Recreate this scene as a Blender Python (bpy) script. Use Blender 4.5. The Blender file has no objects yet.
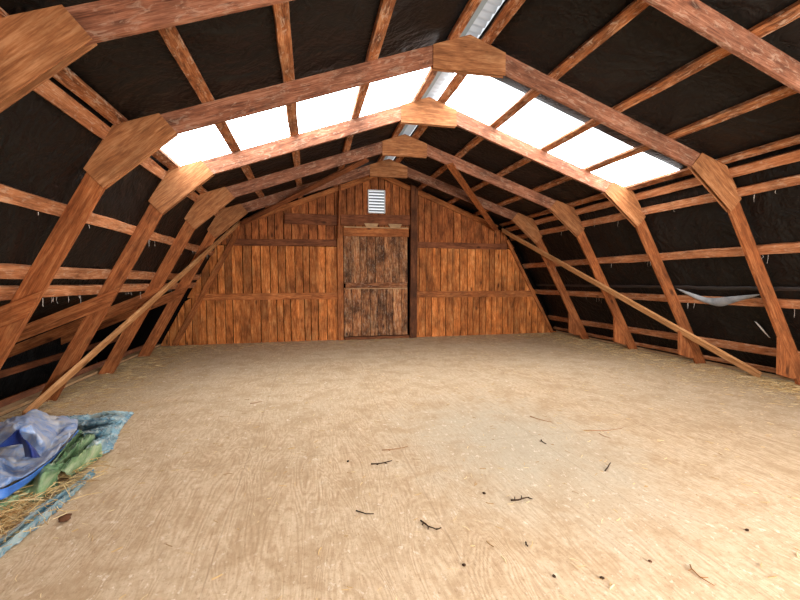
import bpy, bmesh, math, random
from mathutils import Vector, Matrix, noise
random.seed(11)
COL = bpy.context.scene.collection
V = Vector

# ------------------------------------------------------------------ numbers
FRAME_Y = [2.4955, 3.8913, 5.2871, 6.6830, 8.0788]      # front faces of the five roof frames
SL = 0.348                                              # rise/run of the upper roof slope
ZR_BOT, ZR_TOP = 3.68, 3.876                            # rafter underside / top at the ridge
LS = 0.55                                               # run/rise of the lower slope
CI, CO = 4.5773, 4.777                                  # inner / outer post line at floor level
WALL_Y = 9.33
WORLD_Z = V((0, 0, 1))

# ------------------------------------------------------------------ node helpers
def new_mat(name):
    m = bpy.data.materials.new(name); m.use_nodes = True
    nt = m.node_tree; nt.nodes.clear()
    out = nt.nodes.new('ShaderNodeOutputMaterial')
    b = nt.nodes.new('ShaderNodeBsdfPrincipled')
    nt.links.new(b.outputs[0], out.inputs[0])
    return m, nt, b, out
def N(nt, t, **k):
    n = nt.nodes.new(t)
    for a, v in k.items(): setattr(n, a, v)
    return n
def inp(nt, n, **k):
    for a, v in k.items():
        s = n.inputs[a.replace('_', ' ')]
        if hasattr(v, 'is_linked'): nt.links.new(v, s)
        else: s.default_value = v
    return n
def lin(c):
    f = lambda x: x/12.92 if x <= .04045 else ((x+.055)/1.055)**2.4
    return tuple(f(x/255) for x in c) + (1,)
def ramp(nt, fac, stops):
    r = N(nt, 'ShaderNodeValToRGB'); e = r.color_ramp.elements
    while len(e) < len(stops): e.new(.5)
    for s, (p, c) in zip(e, stops): s.position = p; s.color = c
    nt.links.new(fac, r.inputs[0]); return r.outputs[0]
def mix(nt, fac, a, b, mode='MIX'):
    m = N(nt, 'ShaderNodeMix', data_type='RGBA', blend_type=mode)
    for s, v in ((m.inputs[0], fac), (m.inputs[6], a), (m.inputs[7], b)):
        if hasattr(v, 'is_linked'): nt.links.new(v, s)
        else: s.default_value = v
    return m.outputs[2]
def math_(nt, op, a, b=0.0, c=None):
    m = N(nt, 'ShaderNodeMath', operation=op)
    for i, v in enumerate((a, b) if c is None else (a, b, c)):
        if hasattr(v, 'is_linked'): nt.links.new(v, m.inputs[i])
        else: m.inputs[i].default_value = v
    return m.outputs[0]
def gray(v): return (v, v, v, 1)
def noise_tex(nt, vec, scale, detail=5, rough=.6, dist=0.0):
    n = N(nt, 'ShaderNodeTexNoise')
    nt.links.new(vec, n.inputs['Vector'])
    inp(nt, n, Scale=scale, Detail=detail, Roughness=rough, Distortion=dist)
    return n.outputs['Fac']

def wood(name, dark, mid, light, along=0, grain=16.0, rough=.75, knots=True, tone=False, fleck=0.0, stain=.5, vary=.25, mottle=.35):
    """lumber: grain runs along local axis `along` (0=x, 2=z)"""
    m, nt, b, out = new_mat(name)
    tc = N(nt, 'ShaderNodeTexCoord'); rnd = N(nt, 'ShaderNodeObjectInfo').outputs['Random']
    if tone:
        at = N(nt, 'ShaderNodeAttribute', attribute_name='tone'); r = at.outputs['Fac']
    else: r = rnd
    off = N(nt, 'ShaderNodeCombineXYZ')
    o = math_(nt, 'MULTIPLY', r, 53.0)
    for i in range(3): nt.links.new(o, off.inputs[i])
    add = N(nt, 'ShaderNodeVectorMath', operation='ADD')
    nt.links.new(tc.outputs['Object'], add.inputs[0]); nt.links.new(off.outputs[0], add.inputs[1])
    sc = [grain]*3; sc[along] = 1.1
    mp = N(nt, 'ShaderNodeVectorMath', operation='MULTIPLY'); mp.inputs[1].default_value = sc
    nt.links.new(add.outputs[0], mp.inputs[0])
    g = noise_tex(nt, mp.outputs[0], 1.6, 6, .62, 1.2)
    fine = noise_tex(nt, mp.outputs[0], 7.0, 3, .6, .3)
    blot = noise_tex(nt, add.outputs[0], 2.3, 4, .6)
    gg = math_(nt, 'ADD', math_(nt, 'MULTIPLY', g, .7), math_(nt, 'MULTIPLY', fine, .3))
    hs = [grain*7]*3; hs[along] = 6.0
    hm = N(nt, 'ShaderNodeVectorMath', operation='MULTIPLY'); hm.inputs[1].default_value = hs
    nt.links.new(add.outputs[0], hm.inputs[0])
    hair = noise_tex(nt, hm.outputs[0], 1.5, 2, .6)
    gg = math_(nt, 'ADD', math_(nt, 'MULTIPLY', gg, .72), math_(nt, 'MULTIPLY', hair, .28))
    c = ramp(nt, gg, [(.36, lin(dark)), (.5, lin(mid)), (.63, lin(light))])
    ms = [17]*3; ms[along] = 6
    mm = N(nt, 'ShaderNodeVectorMath', operation='MULTIPLY'); mm.inputs[1].default_value = ms
    nt.links.new(add.outputs[0], mm.inputs[0])
    mo = noise_tex(nt, mm.outputs[0], 1.0, 5, .7, .5)
    c = mix(nt, math_(nt, 'MULTIPLY', ramp(nt, mo, [(.5, gray(0)), (.66, gray(1))]), mottle), c, lin([int(x*.62) for x in dark]))
    if knots:
        ks = [3.6]*3; ks[along] = 1.5
        km = N(nt, 'ShaderNodeVectorMath', operation='MULTIPLY'); km.inputs[1].default_value = ks
        nt.links.new(add.outputs[0], km.inputs[0])
        vo = N(nt, 'ShaderNodeTexVoronoi'); nt.links.new(km.outputs[0], vo.inputs['Vector'])
        inp(nt, vo, Scale=1.0)
        kf = ramp(nt, vo.outputs['Distance'], [(.05, gray(1)), (.12, gray(0))])
        c = mix(nt, math_(nt, 'MULTIPLY', kf, .75), c, lin([int(x*.45) for x in dark]))
    bl = ramp(nt, blot, [(.35, gray(1-stain)), (.6, gray(1.0))])
    c = mix(nt, 1.0, c, bl, 'MULTIPLY')
    br = math_(nt, 'ADD', 1-vary*.6, math_(nt, 'MULTIPLY', r, vary))
    hv = N(nt, 'ShaderNodeHueSaturation'); nt.links.new(c, hv.inputs['Color']); nt.links.new(br, hv.inputs['Value']); hv.inputs['Saturation'].default_value = 1.04; hv.inputs['Hue'].default_value = .494
    c = hv.outputs[0]
    if fleck:
        fl = noise_tex(nt, mm.outputs[0], 1.4, 5, .7, 1.0)
        ff = ramp(nt, fl, [(.54, gray(0)), (.63, gray(1))])
        c = mix(nt, math_(nt, 'MULTIPLY', ff, fleck), c, lin((205, 180, 155)))
    nt.links.new(c, b.inputs['Base Color'])
    b.inputs['Roughness'].default_value = rough
    b.inputs['Specular IOR Level'].default_value = .25
    bp = N(nt, 'ShaderNodeBump'); inp(nt, bp, Strength=.35, Distance=.01, Height=gg)
    nt.links.new(bp.outputs[0], b.inputs['Normal'])
    return m

def simple(name, col, rough=.6, spec=.3, emit=None, es=1.0, metal=0.0):
    m, nt, b, out = new_mat(name)
    b.inputs['Base Color'].default_value = lin(col); b.inputs['Roughness'].default_value = rough
    b.inputs['Specular IOR Level'].default_value = spec; b.inputs['Metallic'].default_value = metal
    if emit:
        b.inputs['Emission Color'].default_value = lin(emit); b.inputs['Emission Strength'].default_value = es
    return m

M = {}
M['frame'] = wood('old_rafter_lumber', (98, 54, 28), (160, 99, 57), (194, 134, 86), grain=13, stain=.35)
M['rafter'] = wood('dusty_rafter_lumber', (84, 52, 36), (138, 92, 66), (172, 126, 98), grain=13, stain=.45, fleck=.25)
M['ply'] = wood('plywood_plate', (112, 72, 42), (158, 108, 68), (190, 142, 98), grain=10, stain=.3, knots=False, mottle=.25)
M['purlin'] = wood('rough_sawn_purlin', (92, 50, 26), (162, 104, 62), (206, 156, 112), grain=15, fleck=.5, stain=.5, mottle=.7)
M['girt'] = wood('rough_sawn_girt', (126, 76, 44), (182, 124, 82), (216, 168, 126), grain=14, fleck=.35, stain=.3, mottle=.4)
M['brace'] = wood('clean_brace_board', (150, 104, 62), (190, 142, 94), (214, 172, 124), grain=12, stain=.2, mottle=.15)
M['brace_dark'] = wood('old_brace_board', (84, 50, 30), (128, 80, 50), (158, 104, 68), grain=14, stain=.4)
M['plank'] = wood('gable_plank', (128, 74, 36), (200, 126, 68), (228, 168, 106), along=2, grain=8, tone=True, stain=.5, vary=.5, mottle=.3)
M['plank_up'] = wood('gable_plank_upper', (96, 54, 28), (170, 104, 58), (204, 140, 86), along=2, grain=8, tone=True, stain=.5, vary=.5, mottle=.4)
M['door'] = wood('weathered_door_plank', (72, 44, 28), (164, 110, 68), (214, 172, 126), along=2, grain=7, tone=True, stain=.75, vary=.5, fleck=.3, mottle=.6)
M['rail'] = wood('gable_rail', (108, 62, 32), (178, 112, 64), (206, 146, 92), grain=12, stain=.45)
M['plank_rail'] = wood('weathered_rail', (70, 42, 26), (140, 90, 54), (190, 142, 98), grain=9, stain=.5, fleck=.3, mottle=.5)
M['darkbeam'] = wood('dark_jamb', (64, 38, 22), (112, 70, 42), (146, 98, 62), grain=12, stain=.5)
M['pale'] = wood('pale_board', (160, 126, 88), (196, 162, 120), (216, 186, 142), grain=12, stain=.2, knots=False)
M['steel'] = simple('galvanised_strip', (150, 155, 160), .45, .5, metal=.3)
M['twig'] = simple('dark_twig', (58, 42, 30), .9, .1)
M['paletwig'] = simple('pale_twig', (150, 104, 62), .9, .1)
M['clod'] = simple('brown_clod', (92, 62, 44), .95, .1)
M['vent'] = simple('white_vent_metal', (225, 228, 228), .5, .3)
M['daylight'] = simple('daylight_pane', (235, 240, 245), .5, .2, (236, 242, 246), .7)
M['cobweb'] = simple('cobweb_dust', (200, 190, 180), .9, .1)

def sheet_mat():
    m, nt, b, out = new_mat('black_plastic_sheet')
    tc = N(nt, 'ShaderNodeTexCoord')
    n1 = noise_tex(nt, tc.outputs['Object'], 1.4, 4, .55, .8)
    n2 = noise_tex(nt, tc.outputs['Object'], 7, 3, .5, 1.5)
    dust = noise_tex(nt, tc.outputs['Object'], 30, 5, .7)
    h = math_(nt, 'ADD', n1, math_(nt, 'MULTIPLY', n2, .22))
    c = mix(nt, ramp(nt, n1, [(.4, gray(0)), (.7, gray(1))]), lin((13, 10, 8)), lin((22, 19, 16)))
    c = mix(nt, math_(nt, 'MULTIPLY', ramp(nt, dust, [(.62, gray(0)), (.75, gray(1))]), .25), c, lin((70, 60, 50)))
    nt.links.new(c, b.inputs['Base Color'])
    b.inputs['Roughness'].default_value = .55; b.inputs['Specular IOR Level'].default_value = .22
    bp = N(nt, 'ShaderNodeBump'); inp(nt, bp, Strength=1.0, Distance=.12, Height=h)
    nt.links.new(bp.outputs[0], b.inputs['Normal'])
    return m
M['sheet'] = sheet_mat()

def skylight_mat(name, strength):
    m, nt, b, out = new_mat(name)
    b.inputs['Base Color'].default_value = lin((235, 238, 240))
    b.inputs['Roughness'].default_value = .4
    b.inputs['Emission Color'].default_value = (.98, .99, 1, 1)
    b.inputs['Emission Strength'].default_value = strength
    return m
M['skylight'] = skylight_mat('translucent_skylight_panel', 11.0)
M['skylight_fill'] = skylight_mat('added_rear_light_panel', 5.0)  # weaker glow for the added panels that light the near floor

def ridge_mat(name, tcol, dcol):
    m, nt, b, out = new_mat(name)
    nt.nodes.remove(b)
    tr = N(nt, 'ShaderNodeBsdfTranslucent'); di = N(nt, 'ShaderNodeBsdfDiffuse'); mx = N(nt, 'ShaderNodeMixShader')
    tr.inputs[0].default_value = lin(tcol); di.inputs[0].default_value = lin(dcol)
    mx.inputs[0].default_value = .5
    nt.links.new(tr.outputs[0], mx.inputs[2]); nt.links.new(di.outputs[0], mx.inputs[1])
    nt.links.new(mx.outputs[0], out.inputs[0])
    return m
M['ridge'] = ridge_mat('ridge_daylight_sheet', (205, 206, 208), (186, 188, 190))
M['ridge_lap'] = ridge_mat('ridge_lap_sheet', (150, 156, 154), (150, 152, 148))

def floor_mat():
    m, nt, b, out = new_mat('worn_plywood_floor')
    tc = N(nt, 'ShaderNodeTexCoord'); P = tc.outputs['Object']
    sep = N(nt, 'ShaderNodeSeparateXYZ'); nt.links.new(P, sep.inputs[0])
    # plywood figure: contour lines of a noise stretched along y
    st = N(nt, 'ShaderNodeVectorMath', operation='MULTIPLY'); st.inputs[1].default_value = (2.6, .55, 1)
    nt.links.new(P, st.inputs[0])
    f = noise_tex(nt, st.outputs[0], 1.3, 3, .5, .5)
    rings = math_(nt, 'SINE', math_(nt, 'MULTIPLY', f, 150.0))
    rings = math_(nt, 'ADD', math_(nt, 'MULTIPLY', rings, .5), .5)
    s2 = N(nt, 'ShaderNodeVectorMath', operation='MULTIPLY'); s2.inputs[1].default_value = (40, 3, 1)
    nt.links.new(P, s2.inputs[0])
    fine = noise_tex(nt, s2.outputs[0], 1.6, 5, .65, .6)
    fig = math_(nt, 'ADD', math_(nt, 'MULTIPLY', rings, .2), math_(nt, 'MULTIPLY', fine, .8))
    c = ramp(nt, fig, [(.25, lin((170, 138, 102))), (.5, lin((200, 172, 136))), (.75, lin((216, 192, 158)))])
    # dust / chaff
    n1 = noise_tex(nt, P, .55, 5, .6, .4); n2 = noise_tex(nt, P, 3.2, 6, .68, .4); n3 = noise_tex(nt, P, 26, 6, .75)
    c = mix(nt, math_(nt, 'MULTIPLY', ramp(nt, n1, [(.42, gray(0)), (.62, gray(1))]), .65), c, lin((202, 180, 148)))
    c = mix(nt, math_(nt, 'MULTIPLY', ramp(nt, n2, [(.46, gray(0)), (.62, gray(1))]), .6), c, lin((172, 142, 104)))
    c = mix(nt, math_(nt, 'MULTIPLY', ramp(nt, n3, [(.48, gray(0)), (.64, gray(1))]), .45), c, lin((164, 132, 92)))
    # grey worn patch right of centre
    dx = math_(nt, 'MULTIPLY', math_(nt, 'SUBTRACT', sep.outputs[0], .1), .85)
    dy = math_(nt, 'MULTIPLY', math_(nt, 'SUBTRACT', sep.outputs[1], 3.1), .62)
    d = math_(nt, 'SQRT', math_(nt, 'ADD', math_(nt, 'MULTIPLY', dx, dx), math_(nt, 'MULTIPLY', dy, dy)))
    d = math_(nt, 'ADD', d, math_(nt, 'MULTIPLY', math_(nt, 'SUBTRACT', n2, .5), 1.3))
    c = mix(nt, math_(nt, 'MULTIPLY', ramp(nt, d, [(.2, gray(1)), (1.2, gray(0))]), .65), c, lin((178, 168, 146)))
    # chaff lying thick along both edges
    ax = math_(nt, 'ABSOLUTE', sep.outputs[0])
    e = math_(nt, 'ADD', ax, math_(nt, 'MULTIPLY', math_(nt, 'SUBTRACT', n2, .5), 1.6))
    n4 = noise_tex(nt, P, 45, 4, .7)
    chaff = ramp(nt, n4, [(.35, lin((150, 122, 88))), (.52, lin((190, 164, 124))), (.68, lin((214, 192, 154)))])
    c = mix(nt, math_(nt, 'MULTIPLY', ramp(nt, math_(nt, 'MULTIPLY', e, .2), [(.62, gray(0)), (.8, gray(1))]), .8), c, chaff)
    # white specks
    s3 = N(nt, 'ShaderNodeVectorMath', operation='MULTIPLY'); s3.inputs[1].default_value = (15, 9, 1)
    nt.links.new(P, s3.inputs[0])
    spk = noise_tex(nt, s3.outputs[0], 1.6, 6, .72, .3)
    c = mix(nt, math_(nt, 'MULTIPLY', ramp(nt, spk, [(.585, gray(0)), (.65, gray(1))]), math_(nt, 'MULTIPLY', ramp(nt, n1, [(.38, gray(.15)), (.6, gray(1))]), .8)), c, lin((238, 224, 200)))
    spk2 = noise_tex(nt, s3.outputs[0], 4.2, 4, .7, .3)
    c = mix(nt, math_(nt, 'MULTIPLY', ramp(nt, spk2, [(.58, gray(0)), (.66, gray(1))]), .55), c, lin((146, 114, 78)))
    # sheet joints
    def seam(co, period, o):
        t = math_(nt, 'FRACT', math_(nt, 'DIVIDE', math_(nt, 'ADD', co, o), period))
        t = math_(nt, 'ABSOLUTE', math_(nt, 'SUBTRACT', t, .5))
        return ramp(nt, math_(nt, 'MULTIPLY', t, period), [(0, gray(1)), (.006, gray(0))])
    sm = math_(nt, 'MAXIMUM', seam(sep.outputs[0], 1.22, .3), seam(sep.outputs[1], 2.44, .5))
    c = mix(nt, math_(nt, 'MULTIPLY', sm, .22), c, lin((90, 66, 44)))
    hv = N(nt, 'ShaderNodeHueSaturation'); nt.links.new(c, hv.inputs['Color']); hv.inputs['Saturation'].default_value = .93
    c = hv.outputs[0]
    nt.links.new(c, b.inputs['Base Color']); b.inputs['Roughness'].default_value = .85
    b.inputs['Specular IOR Level'].default_value = .15
    bp = N(nt, 'ShaderNodeBump'); inp(nt, bp, Strength=.3, Distance=.01, Height=math_(nt, 'ADD', fig, n3))
    nt.links.new(bp.outputs[0], b.inputs['Normal'])
    return m
M['floor'] = floor_mat()

def tarp_mat(name, cols, under=None, rough=.5, dust=.5):
    m, nt, b, out = new_mat(name)
    tc = N(nt, 'ShaderNodeTexCoord'); P = tc.outputs['Object']
    n1 = noise_tex(nt, P, 4.5, 5, .65, .8); n2 = noise_tex(nt, P, 22, 5, .7)
    c = ramp(nt, n1, [(.35, lin(cols[0])), (.52, lin(cols[1])), (.68, lin(cols[2]))])
    c = mix(nt, math_(nt, 'MULTIPLY', ramp(nt, n2, [(.5, gray(0)), (.68, gray(1))]), dust), c, lin((196, 190, 180)))
    if under:
        geo = N(nt, 'ShaderNodeNewGeometry')
        c = mix(nt, geo.outputs['Backfacing'], c, lin(under))
    nt.links.new(c, b.inputs['Base Color']); b.inputs['Roughness'].default_value = rough
    bp = N(nt, 'ShaderNodeBump'); inp(nt, bp, Strength=.5, Distance=.02, Height=n1)
    nt.links.new(bp.outputs[0], b.inputs['Normal'])
    return m
M['bluetarp'] = tarp_mat('dusty_blue_tarp', ((96, 134, 192), (154, 172, 202), (200, 196, 190)), dust=.8)
M['bluehem'] = tarp_mat('bright_blue_hem', ((44, 98, 180), (64, 118, 194), (96, 146, 206)), dust=.1)
M['blueshade'] = tarp_mat('navy_tarp_hollow_shade', ((16, 32, 92), (24, 48, 122), (40, 70, 146)), dust=.05)  # navy stands in for the shade inside the tarp's hollows
M['greentarp'] = tarp_mat('faded_green_tarp', ((54, 92, 64), (122, 156, 112), (178, 194, 158)), dust=.35)
M['paletarp'] = tarp_mat('faded_pale_blue_tarp', ((58, 112, 136), (138, 168, 176), (188, 190, 176)), dust=.8)
M['scrap'] = tarp_mat('grey_white_plastic', ((112, 116, 122), (134, 138, 142), (152, 154, 156)), dust=.1)
M['felt'] = simple('matte_black_felt', (16, 12, 10), .95, .05)
M['lap'] = simple('sheet_lap_plastic', (40, 38, 38), .45, .4)
M['ground'] = simple('dark_earth', (34, 26, 20), .95, .1)
def straw_mat():
    m, nt, b, out = new_mat('dry_straw')
    at = N(nt, 'ShaderNodeAttribute', attribute_name='tone')
    c = ramp(nt, at.outputs['Fac'], [(0, lin((166, 128, 78))), (.5, lin((214, 180, 120))), (1, lin((236, 216, 168)))])
    nt.links.new(c, b.inputs['Base Color']); b.inputs['Roughness'].default_value = .7
    return m
M['straw'] = straw_mat()

# ------------------------------------------------------------------ object helpers
def link(name, bm, mat, parent=None, mw=None, smooth=False, bevel=0):
    me = bpy.data.meshes.new(name)
    bmesh.ops.recalc_face_normals(bm, faces=bm.faces) if bm.faces else None
    bm.to_mesh(me); bm.free()
    for k in (mat if isinstance(mat, (list, tuple)) else [mat]): me.materials.append(k)
    if smooth:
        for p in me.polygons: p.use_smooth = True
    o = bpy.data.objects.new(name, me); COL.objects.link(o)
    if parent: o.parent = parent
    if mw is not None: o.matrix_local = mw
    if bevel:
        md = o.modifiers.new('bevel', 'BEVEL'); md.width = bevel; md.segments = 1; md.limit_method = 'ANGLE'
    return o
def tag(o, label=None, cat=None, group=None, kind=None):
    for k, v in (('label', label), ('category', cat), ('group', group), ('kind', kind)):
        if v: o[k] = v
    return o
def empty(name, loc, label, cat, group=None):
    o = bpy.data.objects.new(name, None); COL.objects.link(o); o.location = loc; o.empty_display_size = .1
    return tag(o, label, cat, group)
def box_bm(lx, ly, lz, bm=None, c=(0, 0, 0)):
    bm = bm or bmesh.new()
    bmesh.ops.create_cube(bm, size=1, matrix=Matrix.Translation(c) @ Matrix.Diagonal((lx, ly, lz, 1)))
    return bm
def frame_of(p0, p1, wdir):
    x = (V(p1)-V(p0)).normalized(); w = V(wdir); w = (w - x*w.dot(x)).normalized(); n = x.cross(w)
    m = Matrix((x, w, n)).transposed().to_4x4()
    m.translation = (V(p0)+V(p1))/2
    return m
def board(name, p0, p1, width, thick, wdir, mat, parent=None, rough=0.0, seg=1, origin=None, ends=None):
    """a sawn board from p0 to p1 (centre line); width along wdir, thickness along the third axis"""
    m = frame_of(p0, p1, wdir); L = (V(p1)-V(p0)).length
    bm = bmesh.new(); r = random.Random(hash((round(L, 3), round(p0[0], 3), round(p0[2], 3))) & 0xffff)
    n = max(1, int(L/.35)) if rough else 1
    rings = []
    for i in range(n+1):
        x = -L/2 + L*i/n
        j = lambda s: (r.random()-.5)*2*s
        w0, w1 = -width/2 + j(rough), width/2 + j(rough)
        t0, t1 = -thick/2 + j(rough*.5), thick/2 + j(rough*.5)
        rings.append([bm.verts.new((x, a, b)) for a, b in ((w0, t0), (w1, t0), (w1, t1), (w0, t1))])
    for a, b in zip(rings, rings[1:]):
        for k in range(4): bm.faces.new((a[k], a[(k+1) % 4], b[(k+1) % 4], b[k]))
    bm.faces.new(rings[0][::-1]); bm.faces.new(rings[-1])
    if parent: m = parent.matrix_basis.inverted() @ m
    return link(name, bm, mat, parent, m, bevel=.004)
def plate(name, pts, y0, y1, mat, parent, xdir):
    """flat plate: polygon pts in (x,z), from y0 to y1; local x along xdir so the grain follows it"""
    c = V((sum(p[0] for p in pts)/len(pts), (y0+y1)/2, sum(p[1] for p in pts)/len(pts)))
    x = V((xdir[0], 0, xdir[1])).normalized(); y = V((0, 1, 0)); z = x.cross(y)
    m = Matrix((x, y, z)).transposed().to_4x4(); m.translation = c
    mi = m.inverted(); bm = bmesh.new()
    a = [bm.verts.new(mi @ V((p[0], y0, p[1]))) for p in pts]
    b = [bm.verts.new(mi @ V((p[0], y1, p[1]))) for p in pts]
    bm.faces.new(a); bm.faces.new(b[::-1])
    for i in range(len(pts)):
        k = (i+1) % len(pts); bm.faces.new((a[i], b[i], b[k], a[k]))
    if parent: m = parent.matrix_basis.inverted() @ m
    return link(name, bm, mat, parent, m, bevel=.002)

# ------------------------------------------------------------------ roof frames
P1, P2, P3, P4 = (2.7665, 2.7146), (2.9032, 2.8750), (3.5074, 2.3613), (3.3637, 2.2060)
COS_U = math.cos(math.atan(SL)); COS_L = math.cos(math.atan(LS))
RD, PD = .185, .172                                     # rafter and post depths
zt = lambda x: ZR_TOP - SL*x
zb = lambda x: ZR_BOT - SL*x
# outer knee: rafter top line meets post outer line
CO2 = CI + PD/COS_L
kx = (CO2 - LS*ZR_TOP)/(1 - LS*SL); KNEE = (kx, ZR_TOP - SL*kx)
kxi = (CI - LS*ZR_BOT)/(1 - LS*SL); KNEE_I = (kxi, ZR_BOT - SL*kxi)
def gambrel_frame(Y, label, foot=True):
    f = empty('gambrel_frame', (0, Y, 0), label, 'roof frame', 'gambrel roof frames along the loft')
    y0, y1, y2, y3 = Y, Y+.012, Y+.052, Y+.064
    for s in (-1, 1):
        # rafter, plumb cut at the ridge and mitred at the knee
        pts = [(0.0, ZR_BOT), (s*KNEE_I[0], KNEE_I[1]), (s*KNEE[0], KNEE[1]), (0.0, ZR_TOP)]
        plate('rafter', pts, y1, y2, M['rafter'], f, (s, -SL))
        pts = [(s*KNEE_I[0], KNEE_I[1]), (s*CI, 0), (s*CO2, 0), (s*KNEE[0], KNEE[1])]
        plate('post', pts, y1, y2, M['frame'], f, (s*LS, -1))
        kp = [(s*a, b) for a, b in (P1, P2, (KNEE[0]+.004, KNEE[1]+.004), P3, P4)]
        for a, b in ((y0, y1), (y2, y3)):
            plate('knee_plate', kp, a, b, M['ply'], f, (s*(P4[0]-P1[0]), P4[1]-P1[1]))
        if s > 0:
            plate('foot_block', [(4.219, .648), (4.235, .167), (4.44, .105), (CI-LS*.105, .105)], y1-.004, y2, M['frame'], f, (0, 1))
        else:
            ob = [(-3.848, 1.325), (-3.975, 1.095), (-5.98, .275), (-5.98, .42)]
            plate('outrigger', ob, y0-.014, y1, M['frame'], f, (-1, -.42))
    rp = [(-.392, 3.514), (.392, 3.514), (.392, 3.742), (0, ZR_TOP+.004), (-.392, 3.742)]
    for a, b in ((y0, y1), (y2, y3)):
        plate('ridge_plate', rp, a, b, M['ply'], f, (1, 0))
    return f
flabels = ['nearest roof frame of brown lumber, its left knee plate cut by the photo corner',
           'second roof frame from the camera, brown lumber just in front of the glowing skylights',
           'third roof frame from the camera, brightly lit lumber just behind the skylights',
           'fourth roof frame from the camera, brown lumber in the unlit roof beyond the skylights',
           'farthest roof frame, brown lumber nearest the plank gable wall']
frames = [gambrel_frame(y, l) for y, l in zip(FRAME_Y, flabels)]

# ------------------------------------------------------------------ purlins and girts
Y_A, Y_B = -1.55, 9.42
def purlin(side, x, label, w=.09, t=.04, slope='upper', mat='purlin', z=None, group=None, y0=Y_A, y1=Y_B):
    if slope == 'upper':
        n = V((side*SL, 0, 1)).normalized(); along = V((side*1, 0, -SL)).normalized()
        c = V((side*x, 0, zt(x))) + n*(t/2+.0005)
    else:
        n = V((side*1, 0, LS)).normalized(); along = V((side*LS, 0, -1)).normalized()
        c = V((side*(CO2-LS*z), 0, z)) + n*(t/2+.0005)
    o = board('purlin' if slope == 'upper' else 'girt', (c.x, y0, c.z), (c.x, y1, c.z), w, t, along, M[mat], rough=.006)
    return tag(o, label, 'purlin' if slope == 'upper' else 'girt', group)
sn = {-1: 'left', 1: 'right'}
for s, xs in ((1, (.17, .95, 1.75, 2.47, 3.18)), (-1, (.17, 1.0, 1.79, 2.50, 3.21))):
    for x, nm in zip(xs, ('topmost purlin, beside the bright ridge strip', 'second purlin down from the ridge',
                          'third purlin down from the ridge', 'fourth purlin down from the ridge',
                          'lowest purlin, just above the knee plates')):
        purlin(s, x, f'{nm}, {sn[s]} upper roof slope', w=.11, group='rough sawn roof purlins')
g = 'horizontal girts on the lower roof slopes'
for z, nm, w in ((2.655, 'topmost girt right under the knee', .11), (2.43, 'girt crossing the bottom of the knee plates', .11),
                 (1.74, 'girt across the black sheet above the torn plastic scrap', .12),
                 (1.07, 'girt the torn grey plastic scrap hangs over', .12), (.385, 'wide low girt near the floor', .12),
                 (.10, 'thin lowest slat just above the floor', .06)):
    purlin(1, 0, f'{nm}, right side', w=w, slope='lower', z=z, mat='girt', group=g)
for z, nm in ((2.665, 'topmost girt right under the knee'), (2.0, 'upper girt of three with pale dusty top edge'),
              (1.475, 'middle girt just above its twin'), (1.30, 'lowest girt, just above the outriggers')):
    purlin(-1, 0, f'{nm}, left side', w=.115, slope='lower', z=z, mat='girt', group=g)
# boards in the dark eave behind the left posts
tag(board('eave_board', (-5.05, 1.0, .02), (-5.05, 9.3, .02), .10, .03, (0, 0, 1), M['brace_dark']),
    'low rough board in the dark eave behind the left posts', 'board')
tag(board('eave_board', (-5.45, 1.0, .24), (-5.45, 9.3, .24), .09, .03, (0, 0, 1), M['brace_dark']),
    'upper rough board deep in the dark left eave', 'board')
for s in (-1, 1):
    x = s*(4.87 if s < 0 else 4.86)
    tag(board('sill_board', (x, Y_A, .018), (x, Y_B, .018), .13, .036, (1, 0, 0), M['pale']),
        f'pale dusty board along the {sn[s]} edge of the floor', 'board')

# ------------------------------------------------------------------ braces
def on_post(side, y, z, gap): return V((side*(CI-LS*z), y, z)) + V((-side, 0, -LS)).normalized()*gap
a, b = on_post(-1, 4.72, .03, .021), on_post(-1, 9.15, 2.66, .021)
tag(board('wind_brace', a, b, .115, .04, V((0, 1, 0)), M['brace']),
    'long pale diagonal brace nailed across the left posts from the floor', 'brace')
a, b = on_post(1, 4.33, .05, .021), on_post(1, 9.2, 2.64, .021)
tag(board('wind_brace', a, b, .115, .04, V((0, 1, 0)), M['brace']),
    'long pale diagonal brace nailed across the right posts from the floor', 'brace')
def under(side, x, y, gap): return V((side*x, y, zb(x))) + V((-side*SL, 0, -1)).normalized()*gap
tag(board('wind_brace', under(1, .78, 6.6, .021), under(1, 2.95, 9.22, .021), .12, .04, V((1, 0, 0)), M['frame']),
    'short brown diagonal brace under the right rafters near the gable', 'brace')
tag(board('wind_brace', under(-1, .66, 6.72, .021), under(-1, 3.0, 8.9, .021), .11, .04, V((1, 0, 0)), M['brace_dark']),
    'dark diagonal brace under the left rafters near the gable', 'brace')

# ------------------------------------------------------------------ the shell
def grid_strip(bm, prof, ys, sag=0.0, seed=0):
    """sheet from a profile of (x,z) swept along y"""
    rows = []
    for y in ys:
        row = []
        for x, z in prof:
            n = noise.noise(V((x*1.3+seed, y*1.3, z*1.3)))*sag
            row.append(bm.verts.new((x + (n if abs(x) > 3.2 else 0)*math.copysign(1, x), y, z+abs(n))))
        rows.append(row)
    for r0, r1 in zip(rows, rows[1:]):
        for i in range(len(prof)-1): bm.faces.new((r0[i], r0[i+1], r1[i+1], r1[i]))
def subdiv(pts, n):
    out = []
    for (a, b), (c, d) in zip(pts, pts[1:]):
        for i in range(n): out.append((a+(c-a)*i/n, b+(d-b)*i/n))
    return out+[pts[-1]]
OFF = .046
ZS = ZR_TOP + OFF/COS_U                                 # sheet plane on the upper slopes
CS = CO2 + OFF/COS_L                                    # sheet plane on the lower slopes
kx2 = (CS - LS*ZS)/(1 - LS*SL); KS = (kx2, ZS - SL*kx2)
GAP = .115
frng = lambda a, b, n: [a+(b-a)*i/n for i in range(n+1)]
SKY0, SKY1 = 4.42, 5.46
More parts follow.
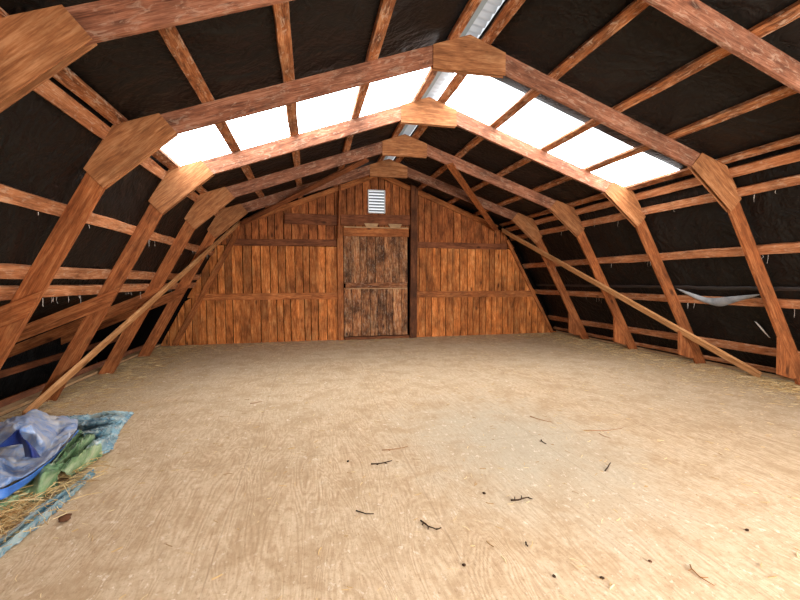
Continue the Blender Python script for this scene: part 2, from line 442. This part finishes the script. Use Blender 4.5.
SKX = 3.17                                              # lower end of the skylight panels
REAR0, REAR1 = -1.3, .45                                # pair of unseen glowing panels added above the camera for light
def solid(o, t, off=1):
    md = o.modifiers.new('solid', 'SOLIDIFY'); md.thickness = t; md.offset = off
    return o
def shell(name, strips, thick=.01, sag=.012, mat=None):
    bm = bmesh.new()
    for i, (prof, ya, yb) in enumerate(strips):
        grid_strip(bm, subdiv(prof, 10), frng(ya, yb, max(2, int((yb-ya)*6))), sag, i*7.1)
    me = bpy.data.meshes.new(name)
    bmesh.ops.remove_doubles(bm, verts=bm.verts, dist=.0005)
    # keep normals facing the inside so thickness grows outward
    for f in bm.faces:
        c = f.calc_center_median()
        if f.normal.length == 0: f.normal_update()
        f.normal_update()
        if f.normal.dot(V((0, c.y, 1.2)) - c) < 0: f.normal_flip()
    bm.to_mesh(me); bm.free(); me.materials.append(mat or M['sheet'])
    for p in me.polygons: p.use_smooth = True
    o = bpy.data.objects.new(name, me); COL.objects.link(o)
    tag(o, kind='structure')
    md = o.modifiers.new('solid', 'SOLIDIFY'); md.thickness = thick; md.offset = -1
    return o
YF, YE = -1.6, 9.46
ups = []
for s in (-1, 1):
    prof = [(s*GAP, ZS-SL*GAP), (s*KS[0], KS[1])]
    eav = [(s*SKX, ZS-SL*SKX), (s*KS[0], KS[1])]
    ups += [(prof, REAR1, SKY0), (prof, SKY1, YE), (prof, YF, REAR0), (eav, SKY0, SKY1), (eav, REAR0, REAR1)]
shell('ceiling', ups)
shell('wall_right', [([(KS[0], KS[1]), (CS+.03, -.05)], YF, YE)])
zf = 1.33
shell('wall_left', [([(-KS[0], KS[1]), (-(CS-LS*zf), zf), (-6.0, .50), (-6.05, -.35)], YF, YE)])
for i, s in enumerate((-1, 1)):
    prof = [(s*GAP, ZS-SL*GAP), (s*SKX, ZS-SL*SKX)]
    shell(f'window_{i+1}', [(prof, SKY0+.001, SKY1-.001)], sag=0, mat=M['skylight'])
    shell(f'window_{i+4}', [(prof, REAR0+.001, REAR1-.001)], sag=0, mat=M['skylight_fill'])  # added light panels, out of view above the camera
# ridge strip: plain lap on the left, corrugated on the right
bm = bmesh.new()
prof = [(-GAP-.01, ZS-SL*GAP+.02), (-.06, ZS+.0), (-.005, ZS+.012), (-.004, ZS+.03)]
grid_strip(bm, prof, frng(YF, YE, 60))
tag(link('trim_ridge', bm, M['ridge_lap']), kind='structure')
bm = bmesh.new()
ys = frng(YF, YE, 700); rows = []
for y in ys:
    h = .012*math.sin(y*2*math.pi/.11)
    rows.append([bm.verts.new((x, y, ZS+.03-.18*x+h)) for x in (-.003, .06, GAP+.012)])
for r0, r1 in zip(rows, rows[1:]):
    for i in range(2): bm.faces.new((r0[i], r0[i+1], r1[i+1], r1[i]))
tag(link('window_3', bm, M['ridge']), kind='structure')

# floor
bm = box_bm(4.80+4.80, YE-YF, .06, c=(0, (YF+YE)/2, -.03))
tag(link('floor', bm, M['floor']), kind='structure')
bm = box_bm(1.4, YE-YF, .05, c=(-5.45, (YF+YE)/2, -.36))
tag(link('floor_eave', bm, M['ground']), kind='structure')

# ------------------------------------------------------------------ plank gable
def tone_layer(bm): return bm.verts.layers.float.get('tone') or bm.verts.layers.float.new('tone')
def plank(bm, pts, y, t, tone):
    """pts: polygon in xz (front), thickness t going to +y"""
    lay = tone_layer(bm)
    a = [bm.verts.new((p[0], y, p[1])) for p in pts]; b = [bm.verts.new((p[0], y+t, p[1])) for p in pts]
    for v in a+b: v[lay] = tone
    bm.faces.new(a); bm.faces.new(b[::-1])
    for i in range(len(pts)):
        k = (i+1) % len(pts); bm.faces.new((a[i], b[i], b[k], a[k]))
def plank_run(bm, x0, x1, zlo, zhi, y, wmin=.14, wmax=.21, gap=.016, rnd=random):
    x = x0
    while x < x1-.03:
        w = rnd.uniform(wmin, wmax)
        if x+w > x1-.06: w = x1-x
        a, b = x+gap/2, x+w-gap/2
        za, zb_ = zhi(a), zhi(b)
        la, lb = zlo(a), zlo(b)
        if za > la+.02 or zb_ > lb+.02:
            j = rnd.uniform(-.012, .006)
            pts = [(a, la), (b, lb), (b, max(lb+.005, zb_)), (a, max(la+.005, za))]
            plank(bm, pts, y+rnd.uniform(-.006, .006), .022, rnd.random())
            if rnd.random() < .2:       # narrow cover strip on some joints
                q = b+gap/2
                if q < x1-.05:
                    plank(bm, [(q-.03, zlo(q)), (q+.03, zlo(q)), (q+.03, zhi(q+.03) if zhi(q+.03) > zlo(q)+.02 else zlo(q)+.01),
                               (q-.03, zhi(q-.03) if zhi(q-.03) > zlo(q)+.02 else zlo(q)+.01)], y-.022, .016, rnd.random())
        x += w
edge = lambda x: ((CS-.02 if x < 0 else 4.68)-abs(x))/LS                     # height of the lower gable edge at x
top = lambda x: min(3.93-.41*abs(x), edge(x))
lower = bmesh.new(); upper = bmesh.new()
for x0, x1 in ((-4.79, -.93), (.84, 4.82)):
    plank_run(lower, x0, x1, lambda x: .0, lambda x: min(1.03, top(x)), WALL_Y)
    plank_run(lower, x0, x1, lambda x: 1.03, lambda x: min(2.18, top(x)), WALL_Y+.006)
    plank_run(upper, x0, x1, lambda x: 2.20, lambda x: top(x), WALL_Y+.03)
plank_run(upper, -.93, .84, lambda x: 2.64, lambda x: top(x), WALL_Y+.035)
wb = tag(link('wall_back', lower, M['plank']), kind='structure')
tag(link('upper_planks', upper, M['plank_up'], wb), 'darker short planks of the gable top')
bm = bmesh.new()                                        # felt behind the planks, up to the roof
xs = [-6.0, -4.72, -KS[0], 0, KS[0], 4.85]
pts = [(-6.05, -.36), (4.96, -.06), (CS+.07, 0), (KS[0]+.06, KS[1]+.04), (GAP, ZS-SL*GAP+.07), (-GAP, ZS-SL*GAP+.07), (-KS[0]-.06, KS[1]+.04), (-(CS-LS*zf)-.06, zf+.04), (-6.07, .53)]
plank(bm, pts, WALL_Y+.09, .02, 0)
link('felt_backing', bm, M['felt'], wb)
# rails and edge trims
tn = [0]
def trim(p0, p1, w, t, mat='rail', wd=(0, 0, 1), rough=.004):
    tn[0] += 1
    o = board('trim_%d' % tn[0], p0, p1, w, t, wd, M[mat], rough=rough)
    return tag(o, kind='structure')
yr = WALL_Y-.021
trim((-4.06, yr, 1.05), (-.95, yr, 1.04), .145, .035)
trim((.93, yr, 1.05), (4.05, yr, 1.03), .155, .035)
trim((-3.4, WALL_Y+.012, 2.25), (-.95, WALL_Y+.012, 2.27), .15, .03, 'brace_dark')
trim((.93, WALL_Y+.012, 2.25), (3.30, WALL_Y+.012, 2.23), .15, .03, 'brace_dark')
trim((-2.15, WALL_Y, 2.80), (-.96, WALL_Y, 2.79), .24, .045, 'brace_dark')
for s in (-1, 1):
    c_ = 4.52 if s < 0 else 4.62
    trim((s*c_, yr, .0), (s*(c_-1.32), yr, 2.40), (.11 if s < 0 else .08), .04, 'rail' if s < 0 else 'rail', (1, 0, 0))
    trim((s*3.02, yr-.005, 2.70), (s*.05, yr-.005, 3.86), .12, .04, 'rail', (0, 0, 1))
# ---- the door in the middle of the gable
db = bmesh.new()
rr = random.Random(5)
for z0, z1, yy in ((.075, 1.22, WALL_Y+.0), (1.32, 2.44, WALL_Y+.004)):
    plank_run(db, -.84, .70, lambda x: z0, lambda x: z1, WALL_Y-.002, .15, .22, .012, rr)
door = tag(link('door_1', db, M['door']), kind='structure')
board('door_rail', (-.80, WALL_Y-.03, 1.275), (.68, WALL_Y-.03, 1.275), .15, .035, (0, 0, 1), M['plank_rail'], door, rough=.008)
board('door_rail_cap', (-.80, WALL_Y-.03, 1.20), (.68, WALL_Y-.03, 1.20), .016, .05, (0, 0, 1), M['pale'], door)
board('threshold', (-.84, WALL_Y-.04, .03), (.72, WALL_Y-.04, .03), .07, .09, (0, 0, 1), M['darkbeam'], door)
board('header', (-.84, WALL_Y-.03, 2.525), (.72, WALL_Y-.03, 2.525), .19, .06, (0, 0, 1), M['rail'], door, rough=.004)
board('header_cap', (-.82, WALL_Y-.035, 2.634), (.71, WALL_Y-.035, 2.634), .022, .08, (0, 0, 1), M['pale'], door)
board('jamb', (-.92, WALL_Y-.04, 0), (-.92, WALL_Y-.04, 2.66), .13, .08, (1, 0, 0), M['rail'], door, rough=.004)
tag(board('jamb', (.82, WALL_Y-.05, 0), (.855, WALL_Y-.05, 3.66), .17, .10, (1, 0, 0), M['darkbeam'], door, rough=.005), 'dark tall door post')
trim((-.90, WALL_Y-.02, 2.80), (.76, WALL_Y-.02, 2.83), .24, .05, 'brace_dark')
tag(board('hanging_stick', (-.955, WALL_Y-.13, 2.36), (-.90, WALL_Y-.13, 3.70), .045, .03, (1, 0, 0), M['frame']),
    'thin upright stick above the left door post on the gable', 'stick')
for x, nm in ((-.19, 'left'), (.38, 'right')):
    pts = [(x-.12, 2.645), (x+.12, 2.645), (x+.17, 2.725), (x-.17, 2.725)]
    o = plate('scrap_board', pts, WALL_Y-.09, WALL_Y-.055, M['pale'], None, (1, 0))
    tag(o, f'short wedge-ended board on the door header, {nm} of two', 'board', 'scrap boards on the door header')
# ---- louvre vent
vt = empty('louver_vent', (-.05, WALL_Y-.01, 2.985), 'small white louvered vent high in the gable above the door', 'vent')
fb = bmesh.new()
for (cx, cz, lx, lz) in ((-.05, 2.985, .40, .02), (-.05, 3.505, .40, .02), (-.245, 3.245, .02, .52), (.145, 3.245, .02, .52)):
    box_bm(lx, .05, lz, fb, (cx+.05, 0, cz-2.985))
link('vent_frame', fb, M['vent'], vt)
pb = box_bm(.37, .006, .50, c=(0, .03, .26)); link('daylight_pane', pb, M['daylight'], vt)
for k in range(7):
    sb = box_bm(.37, .05, .006); link('slat', sb, M['steel'], vt, Matrix.Translation((0, 0, .05+k*.07)) @ Matrix.Rotation(math.radians(-35), 4, 'X'))

# ------------------------------------------------------------------ front gable behind the camera, with an opening added to let light in
fr = bmesh.new(); OX0, OX1, OZ1 = -.3, 3.3, 2.2
frt = lambda x: min(ZS-SL*abs(x), max((CS-abs(x))/LS, 1.2 if x < 0 else .3)+.1)
plank_run(fr, -6.15, OX0, lambda x: -.38, frt, YF-.02)
plank_run(fr, OX1, 5.0, lambda x: -.06, frt, YF-.02)
plank_run(fr, OX0, OX1, lambda x: OZ1, frt, YF-.02)
wf = tag(link('wall_front', fr, M['plank']), kind='structure')
board('opening_header', (OX0-.1, YF+.04, OZ1), (OX1+.1, YF+.04, OZ1), .14, .06, (0, 0, 1), M['rail'], wf)
for x in (OX0, OX1): board('opening_post', (x, YF+.04, 0), (x, YF+.04, OZ1-.07), .12, .06, (1, 0, 0), M['rail'], wf)

# ------------------------------------------------------------------ camera (also used to set loose things out on the floor)
CAM = V((-1.6355, 0, 1.4)); YAW, PIT, ROLL, FPX, PX = .2041119, -.0501871, -.0048336, 396.527, -8.7085
fw = V((math.sin(YAW)*math.cos(PIT), math.cos(YAW)*math.cos(PIT), math.sin(PIT)))
r0 = V((math.cos(YAW), -math.sin(YAW), 0)); u0 = r0.cross(fw)
rt = r0*math.cos(ROLL)+u0*math.sin(ROLL); upv = u0*math.cos(ROLL)-r0*math.sin(ROLL)
cd = bpy.data.cameras.new('camera'); cam = bpy.data.objects.new('camera', cd); COL.objects.link(cam)
mw = Matrix((rt, upv, -fw)).transposed().to_4x4(); mw.translation = CAM; cam.matrix_world = mw
cd.sensor_width = 36; cd.lens = FPX/800*36; cd.shift_x = -PX/800; cd.clip_start = .05
bpy.context.scene.camera = cam
def at(px, py, z=0.0):
    """floor point seen at a photo pixel, at height z"""
    d = fw + rt*((px-400-PX)/FPX) - upv*((py-300)/FPX)
    return CAM + d*((z-CAM.z)/d.z)

# ------------------------------------------------------------------ tarps
def cr(p0, p1, p2, p3, t):
    return .5*((2*p1) + (p2-p0)*t + (2*p0-5*p1+4*p2-p3)*t*t + (3*p1-p0-3*p2+p3)*t**3)
def cr_line(pts, t):
    n = len(pts)-1; f = min(t*n, n-1e-6); i = int(f); g_ = f-i
    q = lambda k: pts[max(0, min(n, k))]
    return cr(q(i-1), q(i), q(i+1), q(i+2), g_)
def tarp(name, rows, mat, parent=None, nu=56, nv=40, amp=.02, freq=6, seed=0, floor_z=.006, frayed=0.0, loc=None, crisp=False):
    ctrl = [[at(*p) for p in row] for row in rows]
    bm = bmesh.new(); G = []
    def lin_line(pts, t):
        n = len(pts)-1; f = min(t*n, n-1e-6); i = int(f)
        return pts[i].lerp(pts[i+1], f-i)
    for j in range(nv+1):
        v = j/nv; row = [(lin_line if crisp else cr_line)([cr_line(c, i/nu) for c in ctrl], v) for i in range(nu+1)]
        G.append(row)
    vs = []
    for j, row in enumerate(G):
        rv = []
        for i, p in enumerate(row):
            q = V((p.x*freq+seed, p.y*freq*.6+seed, .3))
            n = 1-abs(noise.noise(q)*2.6); n2 = 1-abs(noise.noise(q*2.7)*2.0)
            e = 1 if 0 < i < nu and 0 < j < nv else .35
            z = max(floor_z, p.z) + amp*e*(max(n, -.2)**2*math.copysign(1, n)*1.2 + .5*n2)
            x, y = p.x, p.y
            if frayed and (i in (0, nu) or j in (0, nv)):
                x += random.uniform(-frayed, frayed); y += random.uniform(-frayed, frayed)
            rv.append(bm.verts.new((x, y, z)))
        vs.append(rv)
    for a, b in zip(vs, vs[1:]):
        for i in range(nu): bm.faces.new((a[i], a[i+1], b[i+1], b[i]))
    base = loc or V((0, 0, 0))
    if parent: base = parent.location
    for v in bm.verts: v.co -= base
    o = link(name, bm, mat, parent, smooth=not crisp)
    if not parent: o.location = base
    md = o.modifiers.new('solid', 'SOLIDIFY'); md.thickness = .004; md.offset = 1
    return o
pale = empty('pale_blue_tarp', at(60, 480), 'faded pale blue tarp, lowest of the crumpled pile, frayed at its right edge', 'tarp')
tarp('tarp_tip', [[(60, 418, 0.050), (90, 415, 0.062), (112, 411, 0.075), (133, 413, 0.008)],
                  [(64, 423, 0.100), (92, 420, 0.008), (112, 416, 0.008), (131, 417, 0.008)],
                  [(70, 428, 0.008), (94, 424, 0.125), (112, 420, 0.088), (128, 420, 0.008)],
                  [(78, 432, 0.008), (96, 428, 0.008), (112, 425, 0.008), (124, 425, 0.008)],
                  [(84, 436, 0.112), (98, 432, 0.138), (112, 429, 0.075), (119, 432, 0.008)],
                  [(88, 442, 0.008), (100, 438, 0.008), (110, 436, 0.008), (116, 441, 0.008)],
                  [(88, 448, 0.088), (100, 443, 0.112), (108, 443, 0.050), (112, 449, 0.008)],
                  [(84, 464, 0.008), (93, 461, 0.008), (103, 455, 0.008), (109, 453, 0.008)]], M['paletarp'], pale, nu=60, nv=56, amp=.016, freq=13, seed=3, frayed=.015, crisp=True)
tarp('tarp_strip', [[(-30, 553, .02), (10, 531, .03), (40, 506, .03), (70, 487, .02), (94, 470, .02)],
                    [(-30, 559, .06), (9, 535, .07), (41, 508, .06), (70, 489, .05), (94, 471, .03)],
                    [(-30, 564, .015), (7, 541, .015), (42, 514, .015), (70, 493, .015), (95, 474, .01)],
                    [(-30, 568, .055), (4, 545, .06), (43, 514, .06), (69, 494, .05), (92, 476, .03)],
                    [(-30, 579, .0), (1, 557, .0), (44, 523, .0), (68, 501, .0), (90, 480, .0)]], M['paletarp'], pale, nu=70, nv=28, amp=.01, freq=12, seed=8, frayed=.012, crisp=True)
green = empty('green_tarp', at(70, 455), 'crumpled faded green tarp between the blue tarp and the pale blue strips', 'tarp')
tarp('tarp_fold', [[(52, 463, 0.180), (66, 447, 0.204), (80, 431, 0.144)],
                   [(56, 466, 0.012), (70, 450, 0.012), (85, 434, 0.012)],
                   [(56, 464, 0.204), (74, 449, 0.216), (94, 435, 0.144)],
                   [(62, 470, 0.012), (78, 458, 0.012), (97, 444, 0.012)],
                   [(60, 470, 0.168), (80, 456, 0.180), (101, 445, 0.108)],
                   [(70, 477, 0.012), (86, 468, 0.012), (102, 456, 0.012)]], M['greentarp'], green, nu=40, nv=50, amp=.02, freq=9, seed=1, crisp=True)
tarp('tarp_apron', [[(-40, 505, .10), (4, 494, .10), (30, 480, .10), (46, 467, .17), (66, 465, .15)],
                    [(-40, 512, .05), (4, 500, .05), (32, 485, .04), (43, 475, .19), (61, 471, .13)],
                    [(-40, 518, .07), (2, 506, .08), (30, 490, .07), (41, 485, .12), (57, 477, .08)],
                    [(-40, 536, .01), (-2, 522, .01), (24, 505, .01), (40, 500, .01), (57, 489, .01)]], M['greentarp'], green, nu=60, nv=40, amp=.018, freq=9, seed=5, crisp=True)
blue = empty('blue_tarp', at(30, 455), 'big dusty blue tarp heaped on top of the pile with a bright blue hem', 'tarp')
tarp('tarp_sheet', [[(-60, 418, .05), (-10, 424, .10), (18, 418, .16), (36, 413, .18), (54, 417, .12), (78, 423, .08)],
                    [(-60, 440, .18), (-8, 436, .26), (20, 429, .34), (38, 428, .26), (56, 428, .16), (76, 431, .15)],
                    [(-60, 462, .16), (-6, 452, .15), (26, 442, .20), (42, 444, .22), (58, 437, .11), (68, 440, .17)],
                    [(-60, 480, .18), (-4, 470, .20), (18, 460, .12), (38, 458, .12), (50, 452, .13), (57, 453, .18)],
                    [(-60, 505, .17), (-2, 490, .20), (16, 482, .19), (30, 475, .19), (40, 467, .19), (46, 463, .19)]], M['bluetarp'], blue, nu=90, nv=60, amp=.026, freq=5.5, seed=2)
tarp('hem', [[(-60, 506, .19), (-2, 491, .22), (16, 483, .21), (32, 474, .21), (44, 465, .21), (58, 453, .20), (78, 430, .17)],
             [(-60, 514, .15), (-2, 501, .17), (14, 492, .16), (30, 481, .16), (43, 469, .18), (57, 455, .18), (79, 431, .15)]], M['bluehem'], blue, nu=60, nv=6, amp=.006, freq=8, seed=4)
tarp('hollow_shade_flap', [[(18.5, 429, .37), (18, 429.5, .37), (17, 430, .365)],
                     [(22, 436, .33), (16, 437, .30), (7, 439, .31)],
                     [(28, 445, .29), (22, 444, .24), (-4, 448, .25)]], M['blueshade'], blue, nu=24, nv=18, amp=.01, freq=9, seed=6)  # shaded hollow left of the crest, painted as a navy piece
tarp('hollow_shade_flap', [[(21, 436, .36), (23, 439, .36), (26, 443, .34)],
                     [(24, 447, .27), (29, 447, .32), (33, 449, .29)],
                     [(26, 457, .22), (33, 458, .27), (40, 458, .21)]], M['blueshade'], blue, nu=20, nv=18, amp=.008, freq=9, seed=7)  # second hollow, its shade painted navy likewise

# ------------------------------------------------------------------ torn plastic on the right girt
def on_girt(y, z, gap): return V((CO2-LS*z, y, z)) + V((-1, 0, -LS)).normalized()*gap
bm = bmesh.new()
prof = [(5.24, 1.255, 1.235, .0), (5.08, 1.205, 1.135, .02), (4.93, 1.155, 1.06, .035), (4.80, 1.115, 1.015, .04), (4.66, 1.125, .985, .03), (4.50, 1.15, 1.05, .03), (4.3, 1.175, 1.115, .02), (4.08, 1.20, 1.185, .0)]
rows = []
for y, zt_, zb_, bul in prof:
    rows.append([bm.verts.new(on_girt(y, zt_+(zb_-zt_)*k/4, .012+bul*math.sin(math.pi*k/4))) for k in range(5)])
for a, b in zip(rows, rows[1:]):
    for i in range(4): bm.faces.new((a[i], a[i+1], b[i+1], b[i]))
o = link('plastic_scrap', bm, M['scrap'], smooth=True)
md = o.modifiers.new('sub', 'SUBSURF'); md.levels = md.render_levels = 2
solid(o, .003)
tag(o, 'torn grey-white plastic scrap sagging over a girt on the right side', 'plastic scrap')

# lap where two black sheets overlap, and a white shred stuck to the lower one
lap = bmesh.new(); rl = random.Random(4); rows = []
for i in range(61):
    y = .2+i*9.1/60; z = 1.25+rl.uniform(-.008, .008)
    rows.append([lap.verts.new(on_girt(y, z+dz, g_)) for dz, g_ in ((-.03, -.036), (-.012, -.026), (.014, -.022), (.022, -.034))])
for a, b in zip(rows, rows[1:]):
    for i in range(3): lap.faces.new((a[i], a[i+1], b[i+1], b[i]))
link('sheet_lap', lap, M['lap'], bpy.data.objects['wall_right'], smooth=True)
sh = bmesh.new(); rows = []
for k in range(9):
    t = k/8; p = on_girt(4.30-.11*t, .80-.20*t+.02*math.sin(t*5), -.026+.012*math.sin(t*3.1)); w_ = .022*math.sin(math.pi*(.08+.9*t))
    rows.append([sh.verts.new(p+V((0, -w_, -w_*.4))), sh.verts.new(p+V((-.006, 0, 0))), sh.verts.new(p+V((0, w_, w_*.4)))])
for a, b in zip(rows, rows[1:]):
    for i in range(2): sh.faces.new((a[i], a[i+1], b[i+1], b[i]))
o = link('plastic_shred', sh, M['vent'], smooth=True); solid(o, .002)
tag(o, 'small white curled shred on the black sheet below the grey plastic scrap', 'plastic scrap')

# ------------------------------------------------------------------ twigs and clods
def tube(bm, pts, rad, n=6):
    rings = []
    for i, p in enumerate(pts):
        d = (V(pts[min(i+1, len(pts)-1)])-V(pts[max(i-1, 0)])).normalized()
        a = d.cross(WORLD_Z); a = a.normalized() if a.length > 1e-4 else V((1, 0, 0)); b = d.cross(a)
        rr_ = rad*(1-.45*i/(len(pts)-1))
        rings.append([bm.verts.new(V(p)+a*rr_*math.cos(2*math.pi*k/n)+b*rr_*math.sin(2*math.pi*k/n)) for k in range(n)])
    for r_, s_ in zip(rings, rings[1:]):
        for k in range(n): bm.faces.new((r_[k], r_[(k+1) % n], s_[(k+1) % n], s_[k]))
    bm.faces.new(rings[0][::-1]); bm.faces.new(rings[-1])
def twig(x0, y0, x1, y1, label, rad=.007, bend=.02, forks=0, mat='twig', group=None):
    a, b = at(x0, y0), at(x1, y1); c = (a+b)/2; bm = bmesh.new(); rr2 = random.Random(int(x0*7+y0))
    side = (b-a).cross(WORLD_Z).normalized()
    P = [a+(b-a)*t + side*(bend*math.sin(math.pi*t)+rr2.uniform(-.004, .004)) + WORLD_Z*(rad+.002) for t in (0, .2, .4, .6, .8, 1)]
    rad *= .62; tube(bm, [p-c for p in P], rad)
    for k in range(forks):
        p = P[1+k*2 % 5]; d = ((b-a).normalized()*rr2.uniform(.3, .8) + side*rr2.choice((-1, 1))).normalized()
        tube(bm, [p-c, p+d*.016-c, p+d*.032+WORLD_Z*.004-c], rad*.8)
    o = link('twig', bm, M[mat], smooth=True); o.location = c
    return tag(o, label, 'twig', group)
gd, gp = 'dark twigs scattered on the floor', 'pale twigs scattered on the floor'
twig(421, 522, 436, 531, 'dark forked twig lying nearest the middle of the foreground floor', .009, .01, 3, group=gd)
twig(371, 465, 392, 462, 'long dark twig with a knobbed end beside a small crumb, mid floor', .008, .015, 2, group=gd)
twig(356, 512, 374, 515, 'dark curved twig just left of the forked one', .007, .012, 0, group=gd)
twig(511, 502, 528, 499, 'dark knobbly twig on the grey worn patch edge', .009, .005, 3, group=gd)
twig(605, 472, 610, 464, 'short dark bent twig right of the grey worn patch', .009, .008, 0, group=gd)
twig(541, 441, 546, 445, 'tiny dark twig on the grey worn patch', .009, .004, 1, group=gd)
twig(525, 544, 528, 548, 'stubby dark twig in the foreground below the knobbly one', .008, .002, 0, group=gd)
twig(584, 431, 622, 429, 'long pale twig lying right of the worn patch', .005, .03, 0, 'paletwig', gp)
twig(599, 434, 611, 439, 'short pale twig under the long pale one', .005, .01, 0, 'paletwig', gp)
twig(530, 417, 552, 423, 'pale straight twig on the far side of the worn patch', .006, .01, 0, 'paletwig', gp)
twig(382, 451, 408, 447, 'pale thin twig above the long dark twig', .005, .015, 1, 'paletwig', gp)
twig(690, 566, 714, 587, 'crooked brown twig near the lower right foreground', .005, .02, 2, 'paletwig', gp)
twig(250, 404, 262, 402, 'small pale twig far left of the worn patch', .006, .015, 0, 'paletwig', gp)
def clod(px, py, r, label, mat='clod'):
    r *= 1.0 if mat == 'clod' and r > .03 else .62
    bm = bmesh.new(); bmesh.ops.create_icosphere(bm, subdivisions=2, radius=r)
    for v in bm.verts:
        v.co *= 1+.45*noise.noise(v.co/r*1.3+V((px, py, 0))); v.co.z *= .6
    p = at(px, py); mn = min(v.co.z for v in bm.verts)
    o = link('clod', bm, M[mat], smooth=True); o.location = (p.x, p.y, -mn)
    return tag(o, label, 'clod')
clod(65, 521, .034, 'brown dirt clod beside the frayed pale blue strip')
clod(348, 462, .016, 'small dark crumb left of the long dark twig', 'twig')
clod(484, 494, .018, 'dark crumb on the near edge of the worn patch', 'twig')
clod(464, 566, .014, 'dark crumb alone in the centre foreground', 'twig')
clod(602, 579, .016, 'dark crumb at the bottom right of the foreground', 'twig')
clod(554, 577, .014, 'dark crumb at the bottom just left of another', 'twig')
clod(747, 531, .016, 'dark crumb on the right foreground floor', 'twig')
clod(650, 562, .013, 'brown crumb near the crooked brown twig')

# ------------------------------------------------------------------ straw (uncountable) and cobwebs
bm = bmesh.new(); lay = tone_layer(bm); rs = random.Random(3)
def strand(p, ang, L, rad, tilt=0.0):
    p.x = max(-4.72, min(4.62, p.x)); p.y = min(9.2, p.y)
    d = V((math.cos(ang), math.sin(ang), tilt)); s = V((-math.sin(ang), math.cos(ang), 0)); b = rs.uniform(-.12, .12)*L
    tone = rs.random(); rings = []
    for t in (-.5, 0, .5):
        c = p + d*L*t + s*b*(1-4*t*t)
        rings.append([bm.verts.new(c+s*rad*math.cos(k*2.094)+WORLD_Z*rad*math.sin(k*2.094+.5)) for k in range(3)])
    for r_ in rings:
        for v in r_: v[lay] = tone
    for a_, b_ in zip(rings, rings[1:]):
        for k in range(3): bm.faces.new((a_[k], a_[(k+1) % 3], b_[(k+1) % 3], b_[k]))
for i in range(6500):
    q = rs.random()
    if q < .34: x, y = -4.75+abs(rs.gauss(0, .55)), rs.uniform(2.2, 9.2)
    elif q < .62: x, y = 4.75-abs(rs.gauss(0, .6)), rs.uniform(3.2, 9.2)
    elif q < .74: x, y = rs.uniform(-4.5, 4.5), 9.25-abs(rs.gauss(0, .5))
    else: x, y = rs.uniform(-4.4, 4.4), rs.uniform(1.2, 8.5)
    L = rs.uniform(.03, .13) if q < .74 else rs.uniform(.015, .06)
    strand(V((x, y, .004+rs.random()*(.012 if q < .74 else .002))), rs.uniform(0, 6.28), L, rs.uniform(.0012, .0026), rs.uniform(-.04, .04) if q < .74 else 0)
for i in range(420):                                     # loose heap at the foot of the right brace
    strand(V((rs.gauss(4.35, .2), rs.gauss(3.75, .3), .004+rs.random()*.03)), rs.uniform(0, 6.28), rs.uniform(.04, .15), rs.uniform(.0014, .0028), rs.uniform(-.1, .1))
for i in range(330):                                     # around and between the tarps
    t = rs.random(); c = at(-10+t*100, 545-t*80) ; c.x += rs.gauss(-.02, .10); c.y += rs.gauss(0, .10); c.z = .02+rs.random()*.05
    strand(c, rs.uniform(0, 6.28), rs.uniform(.05, .22), rs.uniform(.0012, .0026), rs.uniform(-.15, .15))
for i in range(260):
    c = at(rs.uniform(-10, 34), rs.uniform(492, 528)); c.z = .03+rs.random()*.07; c.x -= .05
    strand(c, rs.uniform(0, 6.28), rs.uniform(.06, .22), rs.uniform(.0012, .0028), rs.uniform(-.2, .2))
tag(link('loose_straw', bm, M['straw']), 'loose yellow straw littered over the floor, thickest along the edges and tarps', 'straw', kind='stuff')
bm = bmesh.new()
for i in range(90):
    s = rs.choice((-1, 1)); z = rs.choice((2.43, 1.74, 1.07, .385) if s > 0 else (2.0, 1.30, 1.30)); y = rs.uniform(2.6, 9)
    n = V((-s, 0, -LS)).normalized(); zz = z-.055
    p = V((s*(CO2-LS*zz), y, zz))+n*-.002; L = rs.uniform(.02, .11)
    q = [p, p+V((0, rs.gauss(0, .004), -L*.5)), p+V((0, rs.gauss(0, .008), -L))]
    tube(bm, q, rs.uniform(.0015, .003), 4)
tag(link('cobwebs', bm, M['cobweb']), 'dusty cobweb threads hanging under the girts of both sides', 'cobweb', kind='stuff')

# ------------------------------------------------------------------ light
w = bpy.data.worlds.new('world'); bpy.context.scene.world = w; w.use_nodes = True
bg = w.node_tree.nodes['Background']; bg.inputs[0].default_value = (.92, .96, 1, 1); bg.inputs[1].default_value = 1.0
def area(name, loc, rot, sx, sy, power, col):
    l = bpy.data.lights.new(name, 'AREA'); l.shape = 'RECTANGLE'; l.size, l.size_y = sx, sy; l.energy = power; l.color = col
    o = bpy.data.objects.new(name, l); COL.objects.link(o); o.location = loc; o.rotation_euler = rot
    return o
area('added_opening_fill', ((OX0+OX1)/2, YF-.25, 1.12), (math.radians(90), 0, 0), OX1-OX0-.2, 2.0, 560, (1, .985, .96))  # fill light added in the made-up opening behind the camera
sc = bpy.context.scene
sc.view_settings.view_transform = 'Standard'; sc.view_settings.look = 'None'
sc.view_settings.gamma = 1; sc.view_settings.use_curve_mapping = False
sc.view_settings.exposure = 0.0
